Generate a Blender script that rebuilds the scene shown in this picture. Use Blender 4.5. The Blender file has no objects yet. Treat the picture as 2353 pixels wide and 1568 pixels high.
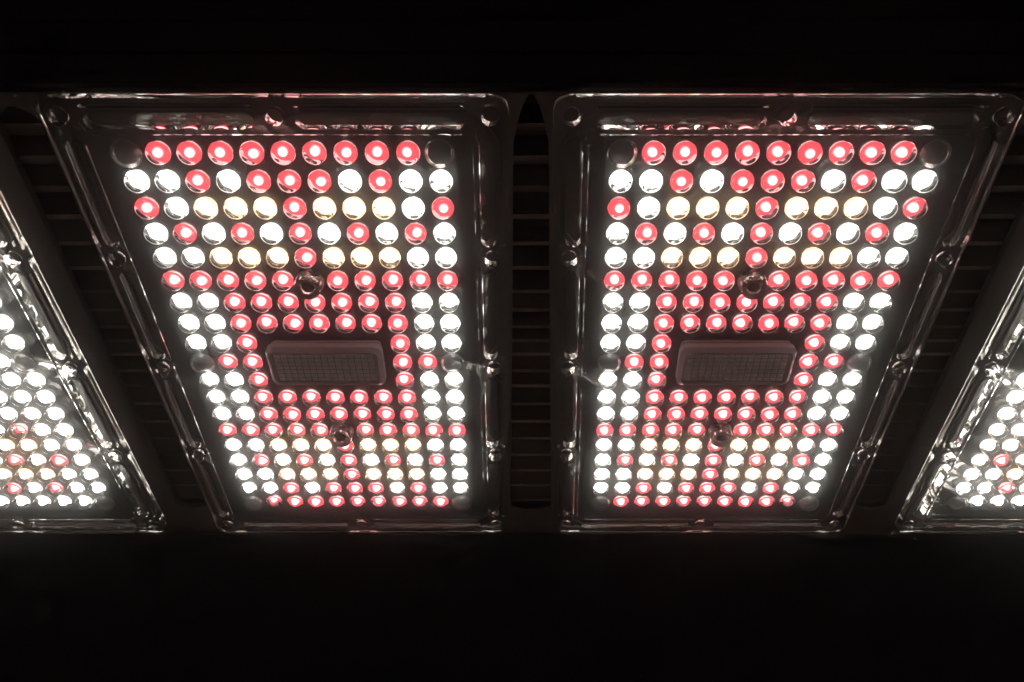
import bpy, bmesh, math, random
from mathutils import Vector, Matrix

# ------------------------------------------------------------------ camera, world, exposure
U = 0.012                     # one LED pitch in metres
Z0 = 0.45                     # height of the lamp's face
HC = 21.5966                  # camera to face, in pitches
SC = bpy.context.scene
cam_d = bpy.data.cameras.new('camera')
cam = bpy.data.objects.new('camera', cam_d)
SC.collection.objects.link(cam)
cam.location = (0, 0, Z0 - HC * U)
cam.rotation_euler = (math.pi / 2 + 0.8699, 0, 0)
cam_d.sensor_width = 36.0
cam_d.lens = 36.0 * 1661.0325 / 2353.0
cam_d.shift_x = (1176.5 - 1220.0) / 2353.0
cam_d.clip_start = 0.01
cam_d.clip_end = 100
SC.camera = cam
SC.render.resolution_x = 1024
SC.render.resolution_y = 682

world = bpy.data.worlds.new('World')
SC.world = world
world.use_nodes = True
bg = world.node_tree.nodes['Background']
bg.inputs['Color'].default_value = (1.0, 0.78, 0.72, 1)
bg.inputs['Strength'].default_value = 0.0012

vs = SC.view_settings
vs.view_transform = 'Standard'
vs.look = 'None'
vs.exposure = 0
vs.gamma = 1
vs.use_curve_mapping = False
cy = SC.cycles
cy.use_denoising = True
cy.max_bounces = 14
cy.transmission_bounces = 14
cy.glossy_bounces = 8
cy.diffuse_bounces = 3
cy.volume_bounces = 2
cy.transparent_max_bounces = 24
cy.sample_clamp_indirect = 6.0
cy.blur_glossy = 0.5

# ------------------------------------------------------------------ layout constants (in pitches)
X0, Y0, SH = -14.70, 9.1655, 0.0225
W, L = 13.44, 21.1457
LP, LPV, LV0, LU0 = 1.001, 1.001, 1.165, 0.067
GAP = 3.72
rng = random.Random(7)

# ------------------------------------------------------------------ materials
def mat(name):
    m = bpy.data.materials.new(name)
    m.use_nodes = True
    nt = m.node_tree
    nt.nodes.clear()
    out = nt.nodes.new('ShaderNodeOutputMaterial')
    return m, nt, out

def principled(name, col, rough=0.5, spec=0.5, metal=0.0, noise=0.0, nscale=300.0, bump=0.0):
    m, nt, out = mat(name)
    b = nt.nodes.new('ShaderNodeBsdfPrincipled')
    b.inputs['Base Color'].default_value = (*col, 1)
    b.inputs['Roughness'].default_value = rough
    b.inputs['Specular IOR Level'].default_value = spec
    b.inputs['Metallic'].default_value = metal
    nt.links.new(b.outputs[0], out.inputs['Surface'])
    if noise or bump:
        tc = nt.nodes.new('ShaderNodeTexCoord')
        n = nt.nodes.new('ShaderNodeTexNoise')
        n.inputs['Scale'].default_value = nscale
        n.inputs['Detail'].default_value = 4
        nt.links.new(tc.outputs['Object'], n.inputs['Vector'])
        if noise:
            mr = nt.nodes.new('ShaderNodeMapRange')
            mr.inputs['To Min'].default_value = 1 - noise
            mr.inputs['To Max'].default_value = 1 + noise
            nt.links.new(n.outputs['Fac'], mr.inputs['Value'])
            mx = nt.nodes.new('ShaderNodeVectorMath')
            mx.operation = 'SCALE'
            mx.inputs[0].default_value = col
            nt.links.new(mr.outputs[0], mx.inputs['Scale'])
            nt.links.new(mx.outputs[0], b.inputs['Base Color'])
        if bump:
            bp = nt.nodes.new('ShaderNodeBump')
            bp.inputs['Strength'].default_value = bump
            bp.inputs['Distance'].default_value = 0.0002
            nt.links.new(n.outputs['Fac'], bp.inputs['Height'])
            nt.links.new(bp.outputs[0], b.inputs['Normal'])
    return m

def glass(name, rough=0.0, tint=(1, 1, 1), haze=0.0, wave=0.0):
    m, nt, out = mat(name)
    g = nt.nodes.new('ShaderNodeBsdfGlass')
    g.inputs['IOR'].default_value = 1.49
    g.inputs['Roughness'].default_value = rough
    g.inputs['Color'].default_value = (*tint, 1)
    last = g.outputs[0]
    if haze:
        d = nt.nodes.new('ShaderNodeBsdfDiffuse')
        d.inputs['Color'].default_value = (0.8, 0.8, 0.8, 1)
        mx = nt.nodes.new('ShaderNodeMixShader')
        mx.inputs[0].default_value = haze
        nt.links.new(last, mx.inputs[1])
        nt.links.new(d.outputs[0], mx.inputs[2])
        last = mx.outputs[0]
    if wave:
        tc = nt.nodes.new('ShaderNodeTexCoord')
        n = nt.nodes.new('ShaderNodeTexNoise')
        n.inputs['Scale'].default_value = 260.0
        nt.links.new(tc.outputs['Object'], n.inputs['Vector'])
        bp = nt.nodes.new('ShaderNodeBump')
        bp.inputs['Strength'].default_value = wave
        bp.inputs['Distance'].default_value = 0.0006
        nt.links.new(n.outputs['Fac'], bp.inputs['Height'])
        nt.links.new(bp.outputs[0], g.inputs['Normal'])
    nt.links.new(last, out.inputs['Surface'])
    return m

def emit_glow(name, c_in, s_in, c_out, s_out, r0, r1):
    """light source that is hottest over its junction and falls off towards its edge (radii in pitches)"""
    m, nt, out = mat(name)
    e = nt.nodes.new('ShaderNodeEmission')
    tc = nt.nodes.new('ShaderNodeTexCoord')
    mul = nt.nodes.new('ShaderNodeVectorMath'); mul.operation = 'MULTIPLY'
    mul.inputs[1].default_value = (1 / U, 1 / U, 0)
    ln = nt.nodes.new('ShaderNodeVectorMath'); ln.operation = 'LENGTH'
    mr = nt.nodes.new('ShaderNodeMapRange')
    mr.interpolation_type = 'SMOOTHSTEP'
    mr.inputs['From Min'].default_value = r0
    mr.inputs['From Max'].default_value = r1
    mx = nt.nodes.new('ShaderNodeMix'); mx.data_type = 'RGBA'
    mx.inputs[6].default_value = (*[c * s_in for c in c_in], 1)
    mx.inputs[7].default_value = (*[c * s_out for c in c_out], 1)
    nt.links.new(tc.outputs['Object'], mul.inputs[0])
    nt.links.new(mul.outputs[0], ln.inputs[0])
    nt.links.new(ln.outputs['Value'], mr.inputs['Value'])
    nt.links.new(mr.outputs[0], mx.inputs[0])
    nt.links.new(mx.outputs[2], e.inputs['Color'])
    nt.links.new(e.outputs[0], out.inputs['Surface'])
    return m

M = {}
M['lens'] = glass('clear_lens_plastic')
M['rim'] = glass('clear_cover_plastic', tint=(0.86, 0.85, 0.84), haze=0.005, wave=0.006)
M['dome'] = glass('blank_dome_plastic', rough=0.02, haze=0.15)
M['boss'] = glass('clear_boss_plastic')
M['window'] = glass('frosted_window_plastic', rough=0.06, haze=0.36)
M['board'] = principled('black_solder_mask', (0.018, 0.018, 0.019), 0.38, 0.5, noise=0.15, nscale=500)
M['package'] = principled('white_led_package', (0.75, 0.75, 0.75), 0.5)
M['gasket'] = principled('grey_silicone_gasket', (0.07, 0.065, 0.062), 0.6)
M['housing'] = principled('black_anodised_housing', (0.045, 0.031, 0.026), 0.42, 0.5, noise=0.2, nscale=900, bump=0.15)
M['fin'] = principled('dark_heat_sink_fin', (0.17, 0.12, 0.105), 0.6, 0.3, noise=0.15, nscale=400)
M['rail'] = principled('matt_black_rail', (0.006, 0.004, 0.0035), 0.8, 0.15, noise=0.2, nscale=200)
M['black'] = principled('black_screw', (0.008, 0.008, 0.008), 0.5)
M['print'] = principled('grey_board_print', (0.004, 0.004, 0.004), 0.7, 0.2)
M['panel'] = principled('pale_grey_prism_panel', (0.82, 0.82, 0.80), 0.30)
M['floor'] = principled('pale_floor', (0.72, 0.62, 0.58), 0.7, noise=0.1, nscale=6)
M['cool'] = emit_glow('cool_white_phosphor', (1.0, 0.99, 0.92), 19.0, (0.93, 1.0, 0.83), 2.6, 0.11, 0.218)
M['warm'] = emit_glow('warm_white_phosphor', (1.0, 0.76, 0.52), 19.0, (1.0, 0.52, 0.25), 2.6, 0.09, 0.218)
M['red'] = emit_glow('red_led_silicone', (1.0, 0.60, 0.61), 7.5, (1.0, 0.085, 0.105), 1.3, 0.02, 0.145)
M['redside'] = emit_glow('red_led_side_glow', (1.0, 0.50, 0.50), 3.2, (1.0, 0.50, 0.50), 3.2, 0.1, 0.2)  # side glow of the chips, added to brighten the cover's groove walls
M['coolside'] = emit_glow('cool_led_side_glow', (1.0, 0.98, 0.91), 6.0, (1.0, 0.98, 0.91), 6.0, 0.1, 0.2)
M['warmside'] = emit_glow('warm_led_side_glow', (1.0, 0.66, 0.40), 6.0, (1.0, 0.66, 0.40), 6.0, 0.1, 0.2)
M['cup'] = principled('streak_reflector_metal', (0.45, 0.44, 0.43), 0.12, 0.5, metal=1.0)  # added inside each lens to make bright streaks

COL = SC.collection

def link(o, parent=None):
    COL.objects.link(o)
    if parent is not None:
        o.parent = parent
    return o

def obj(name, me, parent=None, loc=None):
    o = bpy.data.objects.new(name, me)
    if loc is not None:
        o.location = loc
    return link(o, parent)

def mesh(name, verts, faces, mats, mi=None, smooth=False, recalc=True):
    me = bpy.data.meshes.new(name)
    me.from_pydata([tuple(v) for v in verts], [], faces)
    for m in (mats if isinstance(mats, (list, tuple)) else [mats]):
        me.materials.append(m)
    if mi:
        me.polygons.foreach_set('material_index', mi)
    if recalc:
        bm = bmesh.new(); bm.from_mesh(me)
        bmesh.ops.recalc_face_normals(bm, faces=bm.faces)
        bm.to_mesh(me); bm.free()
    if smooth:
        me.polygons.foreach_set('use_smooth', [True] * len(me.polygons))
    me.update()
    return me

# ------------------------------------------------------------------ shape helpers, in (u, v, w); w points at the viewer
def prism(poly, w0, w1):
    n = len(poly)
    v = [(x, y, w0) for x, y in poly] + [(x, y, w1) for x, y in poly]
    f = [tuple(range(n)), tuple(range(2 * n - 1, n - 1, -1))]
    f += [(i, (i + 1) % n, n + (i + 1) % n, n + i) for i in range(n)]
    return v, f

def join(parts):
    V, F = [], []
    for v, f in parts:
        o = len(V)
        V += v
        F += [tuple(i + o for i in q) for q in f]
    return V, F

def rrect(u0, u1, v0, v1, r, n=5):
    pts = []
    for cx_, cy_, a0 in ((u1 - r, v1 - r, 0), (u0 + r, v1 - r, 90), (u0 + r, v0 + r, 180), (u1 - r, v0 + r, 270)):
        for k in range(n + 1):
            a = math.radians(a0 + 90 * k / n)
            pts.append((cx_ + r * math.cos(a), cy_ + r * math.sin(a)))
    return pts

def circle(u, v, r, n=24):
    return [(u + r * math.cos(2 * math.pi * k / n), v + r * math.sin(2 * math.pi * k / n)) for k in range(n)]

def revolve(profile, n=32, ring=False):
    """profile: (radius, w) from base to tip; ring=True closes it on itself"""
    V, F = [], []
    rows = []
    for r, w in profile:
        if r < 1e-6:
            rows.append([len(V)]); V.append((0, 0, w))
        else:
            rows.append(list(range(len(V), len(V) + n)))
            V += [(r * math.cos(2 * math.pi * k / n), r * math.sin(2 * math.pi * k / n), w) for k in range(n)]
    pairs = list(zip(rows, rows[1:])) + ([(rows[-1], rows[0])] if ring else [])
    for a, b in pairs:
        for k in range(n):
            k2 = (k + 1) % n
            if len(a) == 1 and len(b) == 1:
                continue
            if len(a) == 1:
                F.append((a[0], b[k2], b[k]))
            elif len(b) == 1:
                F.append((a[k], a[k2], b[0]))
            else:
                F.append((a[k], a[k2], b[k2], b[k]))
    return V, F

def flipw(V):
    return [(x * U, y * U, -w * U) for x, y, w in V]

def solid_difference(base, cutter, bevel=0.0):
    """base and cutter as (verts, faces); returns (verts, faces) of the evaluated result"""
    mb = mesh('base_tmp', base[0], base[1], [])
    mc = mesh('cut_tmp', cutter[0], cutter[1], [])
    ob = bpy.data.objects.new('base_tmp', mb)
    oc = bpy.data.objects.new('cut_tmp', mc)
    COL.objects.link(ob); COL.objects.link(oc)
    md = ob.modifiers.new('cut', 'BOOLEAN')
    md.operation = 'DIFFERENCE'
    md.solver = 'EXACT'
    md.object = oc
    if bevel:
        bv = ob.modifiers.new('bevel', 'BEVEL')
        bv.width = bevel
        bv.segments = 2
        bv.limit_method = 'ANGLE'
        bv.angle_limit = math.radians(50)
    dg = bpy.context.evaluated_depsgraph_get()
    dg.update()
    me = bpy.data.meshes.new_from_object(ob.evaluated_get(dg))
    V = [tuple(v.co) for v in me.vertices]
    F = [tuple(p.vertices) for p in me.polygons]
    bpy.data.objects.remove(ob); bpy.data.objects.remove(oc)
    for m_ in (mb, mc, me):
        bpy.data.meshes.remove(m_)
    return V, F

def shade_by_angle(me, deg=35):
    me.polygons.foreach_set('use_smooth', [True] * len(me.polygons))
    bm = bmesh.new(); bm.from_mesh(me)
    for e in bm.edges:
        e.smooth = len(e.link_faces) == 2 and e.calc_face_angle(0) < math.radians(deg)
    bm.to_mesh(me); bm.free()

# ------------------------------------------------------------------ floor below the lamp (catches and returns its light)
fl = mesh('floor', [(-0.7, -0.45, 0), (0.7, -0.45, 0), (0.7, 0.95, 0), (-0.7, 0.95, 0)], [(0, 1, 2, 3)], M['floor'])
fo = obj('floor', fl)
fo['kind'] = 'structure'

# ------------------------------------------------------------------ housing of the lamp
def hx(u, v):                      # left half, absolute pitches
    return X0 + u - SH * v

def ab(x, y, w):
    return (x * U, y * U, Z0 - w * U)

housing = bpy.data.objects.new('lamp_housing', None)
housing.location = (0, (Y0 + L / 2) * U, Z0 + 0.44 * U)
link(housing)
housing['label'] = 'black metal lamp housing with dark heat sink slots between the four LED panels'
housing['category'] = 'lamp housing'
HO = Vector(housing.location)

def hpart(name, V, F, m, smooth=False, angle=None):
    me = mesh(name, [Vector(ab(*v)) - HO for v in V], F, m)
    if angle:
        shade_by_angle(me, angle)
    return obj(name, me, housing)

def slot_poly(xl, xr, v0, v1, tip):
    """slot between two slanting edges; pointed or round near end, round far end"""
    pts = []
    n = 10
    for k in range(n + 1):                         # near end arch, left to right
        t = k / n
        x = xl(v0 + tip) + (xr(v0 + tip) - xl(v0 + tip)) * t
        s = 1 - abs(2 * t - 1) ** 1.8
        pts.append((x, Y0 + v0 + tip * (1 - s)))
    for k in range(n + 1):                         # far end, right to left
        a = math.pi * k / n
        xm = (xl(v1) + xr(v1)) / 2
        hw = (xr(v1) - xl(v1)) / 2
        pts.append((xm + hw * math.cos(a), Y0 + v1 + 0.45 * hw * math.sin(a)))
    return pts

mid_l = lambda v: hx(W + 0.72, v)
mid_r = lambda v: -hx(W + 0.72, v)
out_l = lambda v: hx(-GAP + 1.42, v)
out_r = lambda v: hx(-0.85, v)
slots = [slot_poly(mid_l, mid_r, -0.6, 19.9, 1.6),
         slot_poly(out_l, out_r, -0.2, 19.9, 0.5),
         [(-x, y) for x, y in slot_poly(out_l, out_r, -0.2, 19.9, 0.5)]]
plate = prism([(-34, Y0 - 0.66), (34, Y0 - 0.66), (34, Y0 + L + 1.0), (-34, Y0 + L + 1.0)], -0.75, -0.44)
cut = join([prism(s, -1.2, 0.2) for s in slots])
V, F = solid_difference(plate, cut, bevel=0.03)
hpart('face_plate', V, F, M['housing'], angle=35)

FIN_Y = [315, 395, 470, 541, 609, 670, 729, 775, 817, 852, 886, 927, 965, 1010, 1054, 1096, 1137, 1176, 1213, 1250]
ca, sa = math.cos(0.8699), math.sin(0.8699)
fin_me = None
for ys in FIN_Y:
    t = (784 - ys * 2353 / 2560) / 1661.0325
    H = HC + 1.0
    yy = H * (ca - sa * t) / (sa + ca * t)
    if fin_me is None:
        V, F = prism([(-32, -0.08), (32, -0.08), (32, 0.08), (-32, 0.08)], -2.6, -1.0)
        fin_me = mesh('fin', [(x * U, y * U, -w * U) for x, y, w in V], F, M['fin'])
    obj('fin', fin_me, housing, Vector((0, yy * U, Z0)) - HO)
V, F = prism([(-34, Y0 - 0.6), (34, Y0 - 0.6), (34, Y0 + L + 0.9), (-34, Y0 + L + 0.9)], -2.9, -2.62)
hpart('back_panel', V, F, M['fin'])
# near rail: ribbed extrusion running overhead
for k in range(5):
    y0 = Y0 - 0.72 - k * 0.95
    V, F = prism([(-34, y0 - 0.91), (34, y0 - 0.91), (34, y0), (-34, y0)], -1.6 - 0.05 * (k % 2), -0.95 - 0.06 * (k % 2))
    hpart('rail_rib', V, F, M['rail'])
# far lip
V, F = prism([(-34, Y0 + L + 1.02), (34, Y0 + L + 1.02), (34, Y0 + L + 1.5), (-34, Y0 + L + 1.5)], -1.5, -0.62)
hpart('rear_lip', V, F, M['housing'])

# ------------------------------------------------------------------ LED panels
C, Wm, R, D, B, N = 'C', 'W', 'R', 'D', 'B', '.'
CENTRE = [
    'DRRRRRRRRRD', 'CCRCRRRCRCC', 'RCWWWRWWWCR', 'CRCRCRCRCRC', 'CCWWWRWWWCC',
    'RRRRRBRRRRR', 'CCRRRRRRRCC', 'CCRRRRRRRCC', 'CCR.....RCC', 'DRR.....RRD',
    'CCR.....RCC', 'CCRRRRRRRCC', 'CCRRRRRRRCC', 'RRRRRBRRRRR', 'CCWWWRWWWCC',
    'CRCRCRCRCRC', 'CCWWWRWWWCC', 'CCRCRRRCRCC', 'DRRRRRRRRRD']
OUTER = [
    'DCCCCCCCCCD', 'CCRCRCRCRCC', 'CCWWWCWWWCC', 'CRCRCRCRCRC', 'CCWWWCWWWCC',
    'CCRCCBCCRCC', 'CCCCCCCCCCC', 'CCCCCCCCCCC', 'CCC.....CCC', 'DCC.....CCD',
    'CCC.....CCC', 'CCCCCCCCCCC', 'CCCCCCCCCCC', 'CCRCCBCCRCC', 'CCWWWCWWWCC',
    'CRCRCRCRCRC', 'CCWWWCWWWCC', 'CCRCRCRCRCC', 'DCCCCCCCCCD']

# shared meshes
LR, BR = 0.385, 0.488          # radius of a lens and of a blank dome
def lens_profile(r0, rb, hb, h, n=9, e=2.3):
    pr = [(r0, -0.012), (r0 * 0.995, 0.01)]
    for k in range(n + 1):
        a = math.pi / 2 * k / n
        c_, s_ = math.cos(a), math.sin(a)
        pr.append((rb * c_ ** (2 / e) if c_ > 1e-9 else 0, hb + (h - hb) * s_ ** (2 / e)))
    return pr

def rev_mesh(name, profile, m, n=32, ring=False, deg=40):
    V, F = revolve(profile, n, ring)
    me = mesh(name, flipw(V), F, m)
    shade_by_angle(me, deg)
    return me

ME = {}
ME['lens'] = rev_mesh('led_lens', lens_profile(LR, 0.372, 0.04, 0.30, e=2.6), M['lens'], n=24)
ME['blank'] = rev_mesh('blank_dome', [(r_, w_ + 0.018) for r_, w_ in lens_profile(BR, 0.475, 0.03, 0.40, e=2.0)] + [(r_ * 0.80, max(0.006, w_ * 0.80)) for r_, w_ in reversed(lens_profile(BR, 0.475, 0.03, 0.40, e=2.0))], M['dome'], n=32, ring=True)
ME['boss'] = rev_mesh('screw_boss', [(0.52, 0.006), (0.49, 0.44), (0.45, 0.56), (0.38, 0.58), (0.30, 0.54), (0.262, 0.48), (0.255, 0.006)], M['boss'], ring=True)
ME['screw'] = rev_mesh('screw_head', [(0, 0.004), (0.235, 0.004), (0.235, 0.42), (0.20, 0.45), (0, 0.43)], M['black'], n=16)
ME['mark'] = rev_mesh('mould_mark', [(0.205, 0.003), (0.205, 0.018), (0.19, 0.02), (0.185, 0.003)], M['lens'], n=24, ring=True)

def package_mesh(name, kind):
    hs = 0.2                                      # half size of the white package
    parts, mi = [], []
    def add(v, f, m):
        parts.append((v, f)); mi.extend([m(q) if callable(m) else m for q in f])
    v, f = prism(rrect(-hs, hs, -hs * 0.9, hs * 0.9, 0.03, 2), -0.424, -0.401)
    add(v, f, 0)
    def cap(r, w0, w1, top, n=24):
        pr = [(0, w0), (r, w0), (r, w1)]
        for k in range(1, 6):
            a_ = math.pi / 2 * k / 5
            pr.append((r * math.cos(a_) if k < 5 else 0, w1 + (top - w1) * math.sin(a_)))
        return revolve(pr, n)
    if kind == 'R':
        v, f = cap(0.245, -0.40, -0.16, -0.05)
        add(v, f, lambda q: 2 if max(v[i][2] for i in q) < -0.14 else 1)
    else:
        v, f = cap(0.218, -0.40, -0.15, -0.04)
        add(v, f, lambda q: 2 if max(v[i][2] for i in q) < -0.14 else 1)
    V, F = join(parts)
    ms = {'R': [M['package'], M['red'], M['redside']], 'C': [M['package'], M['cool'], M['coolside']], 'W': [M['package'], M['warm'], M['warmside']]}[kind]
    return mesh(name, flipw(V), F, ms, mi)

def cup_mesh(seed):
    """added reflector wall round a chip, ribbed and uneven to streak its light"""
    rq = random.Random(seed)
    pr = []
    for k in range(9):
        t = k / 8
        pr.append((0.265 + 0.075 * t + (0.012 if k % 2 else -0.006), -0.352 + 0.085 * t))
    pr += [(0.346, -0.268), (0.30, -0.354)]
    V, F = revolve(pr, 36, True)
    V = [(x * (1 + rq.uniform(-.025, .025)), y * (1 + rq.uniform(-.025, .025)), w + rq.uniform(-.004, .004)) for x, y, w in V]
    me = mesh('streak_reflector', flipw(V), F, M['cup'])
    shade_by_angle(me, 60)
    return me

CUPS = [cup_mesh(k) for k in range(5)]

for k in 'RCW':
    ME['pk' + k] = package_mesh('led_chip', k)

# clear rim with screw holes and grooves
def stadium_rect(a0, a1, c0, c1, along_u):
    r = min(a1 - a0, c1 - c0) / 2 * 0.98
    return rrect(a0, a1, c0, c1, r) if along_u else rrect(c0, c1, a0, a1, r)

def cover_shape(grid):
    """clear moulded cover: slab with screw holes and grooves, open where a lens grows out of it"""
    base = prism(rrect(-0.56, W + 0.56, -0.62, L + 0.62, 0.5), -0.36, 0.0)
    cuts = []
    hs = [(0, 0), (W / 2, 0), (W, 0), (0, L), (W / 2, L), (W, L)] + [(s, L * k / 4) for s in (0, W) for k in (1, 2, 3)]
    for u, v in hs:
        cuts.append(prism(circle(u, v, 0.28), -1, 1))
    def grooves(a0, a1, side):
        out = []
        for (c0, c1, dep) in ((-0.16, 0.38, -0.33), (-0.44, -0.31, -0.17)):
            if side == 'n': q = stadium_rect(a0, a1, c0, c1, True)
            if side == 'f': q = stadium_rect(a0, a1, L - c1, L - c0, True)
            if side == 'l': q = stadium_rect(a0, a1, c0, c1, False)
            if side == 'r': q = stadium_rect(a0, a1, W - c1, W - c0, False)
            out.append(prism(q, dep, 1))
        return out
    for side in 'nf':
        cuts += grooves(0.78, W / 2 - 0.64, side) + grooves(W / 2 + 0.64, W - 0.78, side)
    for side in 'lr':
        for k in range(4):
            cuts += grooves(L * k / 4 + (0.74 if k == 0 else 0.55), L * (k + 1) / 4 - (0.74 if k == 3 else 0.55), side)
    for q in ((0.9, W - 0.9, 0.53, 0.57), (0.9, W - 0.9, L - 0.57, L - 0.53), (0.53, 0.57, 0.9, L - 0.9), (W - 0.57, W - 0.53, 0.9, L - 0.9)):
        cuts.append(prism([(q[0], q[2]), (q[1], q[2]), (q[1], q[3]), (q[0], q[3])], -0.07, 1))
    rim = solid_difference(base, join(cuts), bevel=0.022)
    pockets = []
    for r, row in enumerate(grid):
        for c, ch in enumerate(row):
            if ch in 'RCW':
                u, v = led_uv(c, r)
                pockets.append(prism(circle(u, v, LR, 24), -0.012, 0.5))
    V, F = solid_difference(rim, join(pockets))
    keep = []
    for f in F:                                    # drop the pocket floors: the lens goes on into the slab
        if all(abs(V[i][2] + 0.012) < 1e-4 for i in f):
            continue
        keep.append(f)
    return (V, keep), hs

def led_uv(c, r):
    return W / 2 + (c - 5) * LP + LU0, LV0 + r * LPV

(RV, RF), HOLES = cover_shape(CENTRE)

def gasket_shape():
    """soft seal under the rim: a flat band swinging round each middle screw hole"""
    pts = []
    def seg(p, q, n):
        return [(p[0] + (q[0] - p[0]) * k / n, p[1] + (q[1] - p[1]) * k / n) for k in range(n)]
    path = []
    for p, q in (((0, 0), (W, 0)), ((W, 0), (W, L)), ((W, L), (0, L)), ((0, L), (0, 0))):
        path += seg(p, q, 120)
    res = []
    for (u, v) in path:
        # inward offset, larger near the holes
        d = min(math.hypot(u - a, v - b) for a, b in HOLES)
        off = -0.22 + 0.72 * max(0.0, 1 - d / 0.95) ** 1.0
        cu = 1 if u < 1e-6 else (-1 if u > W - 1e-6 else 0)
        cv = 1 if v < 1e-6 else (-1 if v > L - 1e-6 else 0)
        if cu == 0 and cv == 0:
            continue
        res.append((u + cu * off, v + cv * off))
    n = len(res)
    V, F = [], []
    for i in range(n):
        a, b = res[i - 1], res[(i + 1) % n]
        tx, ty = b[0] - a[0], b[1] - a[1]
        l = math.hypot(tx, ty) or 1
        nx, ny = -ty / l * 0.07, tx / l * 0.07
        x, y = res[i]
        V += [(x - nx, y - ny, -0.435), (x - nx, y - ny, -0.365), (x + nx, y + ny, -0.365), (x + nx, y + ny, -0.435)]
    for i in range(n):
        j = (i + 1) % n
        for k in range(4):
            k2 = (k + 1) % 4
            F.append((4 * i + k, 4 * i + k2, 4 * j + k2, 4 * j + k))
    return V, F

GV, GF = gasket_shape()

def text_data(s, size):
    cu = bpy.data.curves.new('t', 'FONT')
    cu.body = s
    cu.size = size
    cu.resolution_u = 2
    o = bpy.data.objects.new('t', cu)
    COL.objects.link(o)
    dg = bpy.context.evaluated_depsgraph_get(); dg.update()
    me = bpy.data.meshes.new_from_object(o.evaluated_get(dg))
    V = [(v.co.x, v.co.y) for v in me.vertices]
    F = [tuple(p.vertices) for p in me.polygons]
    bpy.data.objects.remove(o); bpy.data.curves.remove(cu); bpy.data.meshes.remove(me)
    return V, F

TXT_LONG = text_data('SL-DD-R4-HK97C2-K12028R-V1.0', 0.50)
TXT_R10 = text_data('R10', 0.30)

MARKS = [(0.5, 0.5), (3.5, 0.5), (6.5, 0.5), (8.5, 0.5), (9.5, 0.5), (1.5, 3.5), (4.5, 3.5), (7.5, 3.5), (9.5, 3.5),
         (0.5, 6.5), (9.5, 6.5), (7.5, 6.5), (3.2, 8.4), (6.8, 8.4), (3.2, 10.6), (6.8, 10.6), (0.5, 11.5), (9.5, 11.5),
         (3.5, 11.5), (4.5, 14.5), (7.5, 14.5), (9.5, 14.5), (1.5, 14.5), (0.5, 8.5), (9.5, 8.5)]

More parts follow.
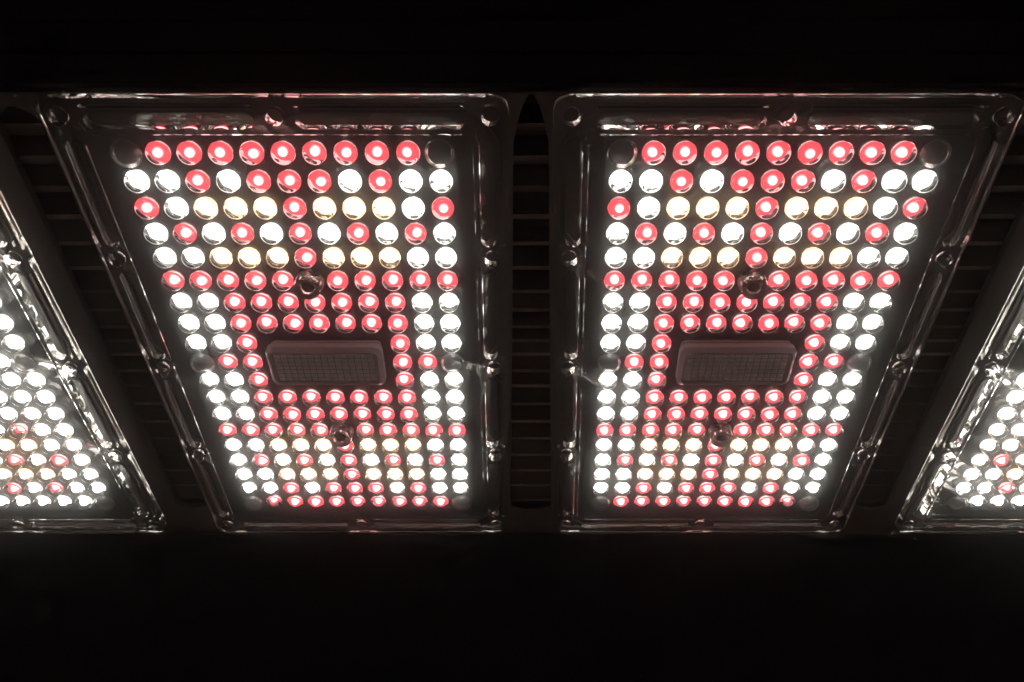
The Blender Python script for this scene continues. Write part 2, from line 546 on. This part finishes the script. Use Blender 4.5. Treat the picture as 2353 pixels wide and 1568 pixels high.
def build_module(side, u0, grid, label, seed):
    """side -1: left half as measured, +1: its mirror image"""
    rg = random.Random(seed)
    m = 1 if side < 0 else -1
    cu, cv = W / 2, L / 2
    cX = m * (X0 + u0 + cu - SH * cv)
    def loc(u, v, w):
        return Vector((m * ((u - cu) - SH * (v - cv)) * U, (v - cv) * U, -w * U))
    e = bpy.data.objects.new('led_panel', None)
    e.location = (cX * U, (Y0 + cv) * U, Z0)
    link(e)
    e['label'] = label
    e['category'] = 'led panel'
    e['group'] = 'LED panels mounted side by side in the lamp'
    def part(name, V, F, mt, parent=e, mi=None, angle=None, recalc=True):
        me = mesh(name, [loc(*v) for v in V], F, mt, mi, recalc=recalc)
        if angle:
            shade_by_angle(me, angle)
        return obj(name, me, parent)
    # board
    V, F = prism(rrect(0.45, W - 0.45, 0.45, L - 0.45, 0.15), -0.435, -0.425)
    board = part('circuit_board', V, F, M['board'])
    # printing on the board
    def put_text(td, u, v, ang_read_down=True):
        V2, F2 = td
        VV = []
        for x, y in V2:
            VV.append((u + y, v + x, -0.421))      # reads away from the viewer, letter tops to the right
        part('board_print', VV, F2, M['print'], board, recalc=False)
    put_text(TXT_LONG, W - 1.02, 7.9)
    for c, r in ((1.42, 0.82), (-0.55, 1.85), (7.42, 0.9), (9.45, 1.85)):
        u, v = led_uv(c, r)
        put_text(TXT_R10, u, v)
    me = mesh('cover', [loc(*v) for v in RV], RF, M['rim'])
    shade_by_angle(me, 30)
    obj('cover', me, e)
    part('gasket', GV, GF, M['gasket'])
    # lenses and chips
    for r, row in enumerate(grid):
        for c, ch in enumerate(row):
            if ch == '.':
                continue
            u, v = led_uv(c, r)
            if ch == 'D':
                du = 0.12 * (1 if c == 0 else -1) if r in (0, 18) else 0
                obj('blank_dome', ME['blank'], e, loc(u + du * 0, v, 0))
            elif ch == 'B':
                o = obj('screw_boss', ME['boss'], e, loc(u, v, 0))
                obj('screw_head', ME['screw'], o)
            else:
                o = obj('led_lens', ME['lens'], e, loc(u, v, 0))
                j = 0.020 if ch == 'R' else 0.008
                p = obj('led_chip', ME['pk' + ch], o, (rg.gauss(0, j) * U, rg.gauss(0, j) * U, 0))
                p.rotation_euler.z = rg.gauss(0, 0.03)
                obj('streak_reflector', rg.choice(CUPS), o)
    for c, r in MARKS:
        u, v = led_uv(c, r)
        obj('mould_mark', ME['mark'], e, loc(u, v, 0))
    # clear window over the middle of the board
    u, v = led_uv(5, 9)
    hw, hv = 2.28, 1.02
    bot = rrect(u - hw, u + hw, v - hv, v + hv, 0.32, 5)
    top = rrect(u - hw + 0.16, u + hw - 0.16, v - hv + 0.16, v + hv - 0.16, 0.24, 5)
    n = len(bot)
    lip = rrect(u - hw + 0.24, u + hw - 0.24, v - hv + 0.24, v + hv - 0.24, 0.18, 5)
    rings = [(bot, 0.006), (bot, 0.26), (top, 0.42), (lip, 0.40), (lip, 0.33)]
    VV, FF = [], []
    for pl, w in rings:
        VV += [(x, y, w) for x, y in pl]
    FF.append(tuple(range(n)))
    for k in range(4):
        FF += [(k * n + i, k * n + (i + 1) % n, (k + 1) * n + (i + 1) % n, (k + 1) * n + i) for i in range(n)]
    FF.append(tuple(range(4 * n, 5 * n)))
    win = part('window', VV, FF, M['window'], angle=30)
    pv, pf = [], []
    nu, nv = 15, 7
    du, dv = (2 * hw - 0.62) / nu, (2 * hv - 0.62) / nv
    for i in range(nu):
        for k in range(nv):
            a0, b0 = u - hw + 0.31 + i * du, v - hv + 0.31 + k * dv
            o = len(pv)
            g = 0.012
            pv += [(a0 + g, b0 + g, 0.334), (a0 + du - g, b0 + g, 0.334), (a0 + du - g, b0 + dv - g, 0.334), (a0 + g, b0 + dv - g, 0.334), (a0 + du / 2, b0 + dv / 2, 0.40)]
            pf += [(o, o + 1, o + 4), (o + 1, o + 2, o + 4), (o + 2, o + 3, o + 4), (o + 3, o, o + 4)]
    part('prism_panel', pv, pf, M['panel'], win)
    V, F = prism(rrect(u - hw + 0.1, u + hw - 0.1, v - hv + 0.1, v + hv - 0.1, 0.2), -0.424, -0.38)
    part('sensor_plate', V, F, M['panel'], board)
    return e

build_module(-1, 0, CENTRE, 'lit red and white LED panel left of the middle slot, whole in view', 11)
build_module(1, 0, CENTRE, 'lit red and white LED panel right of the middle slot, whole in view', 11)
build_module(-1, -GAP - W, OUTER, 'mostly white LED panel cut off by the left edge of the picture', 23)
build_module(1, -GAP - W, OUTER, 'mostly white LED panel cut off by the right edge of the picture', 23)

# ------------------------------------------------------------------ added scattering air that imitates camera bloom round the LEDs
V, F = prism([(-0.8, -0.5), (0.8, -0.5), (0.8, 1.0), (-0.8, 1.0)], -1.0, 0.56)
hm, hnt, hout = mat('haze')
pv = hnt.nodes.new('ShaderNodeVolumePrincipled')
pv.inputs['Color'].default_value = (0.95, 0.94, 0.93, 1)
pv.inputs['Density'].default_value = 0.36
pv.inputs['Anisotropy'].default_value = 0.991
hnt.links.new(pv.outputs[0], hout.inputs['Volume'])
hz = obj('haze', mesh('haze', V, F, hm))
hz['kind'] = 'stuff'
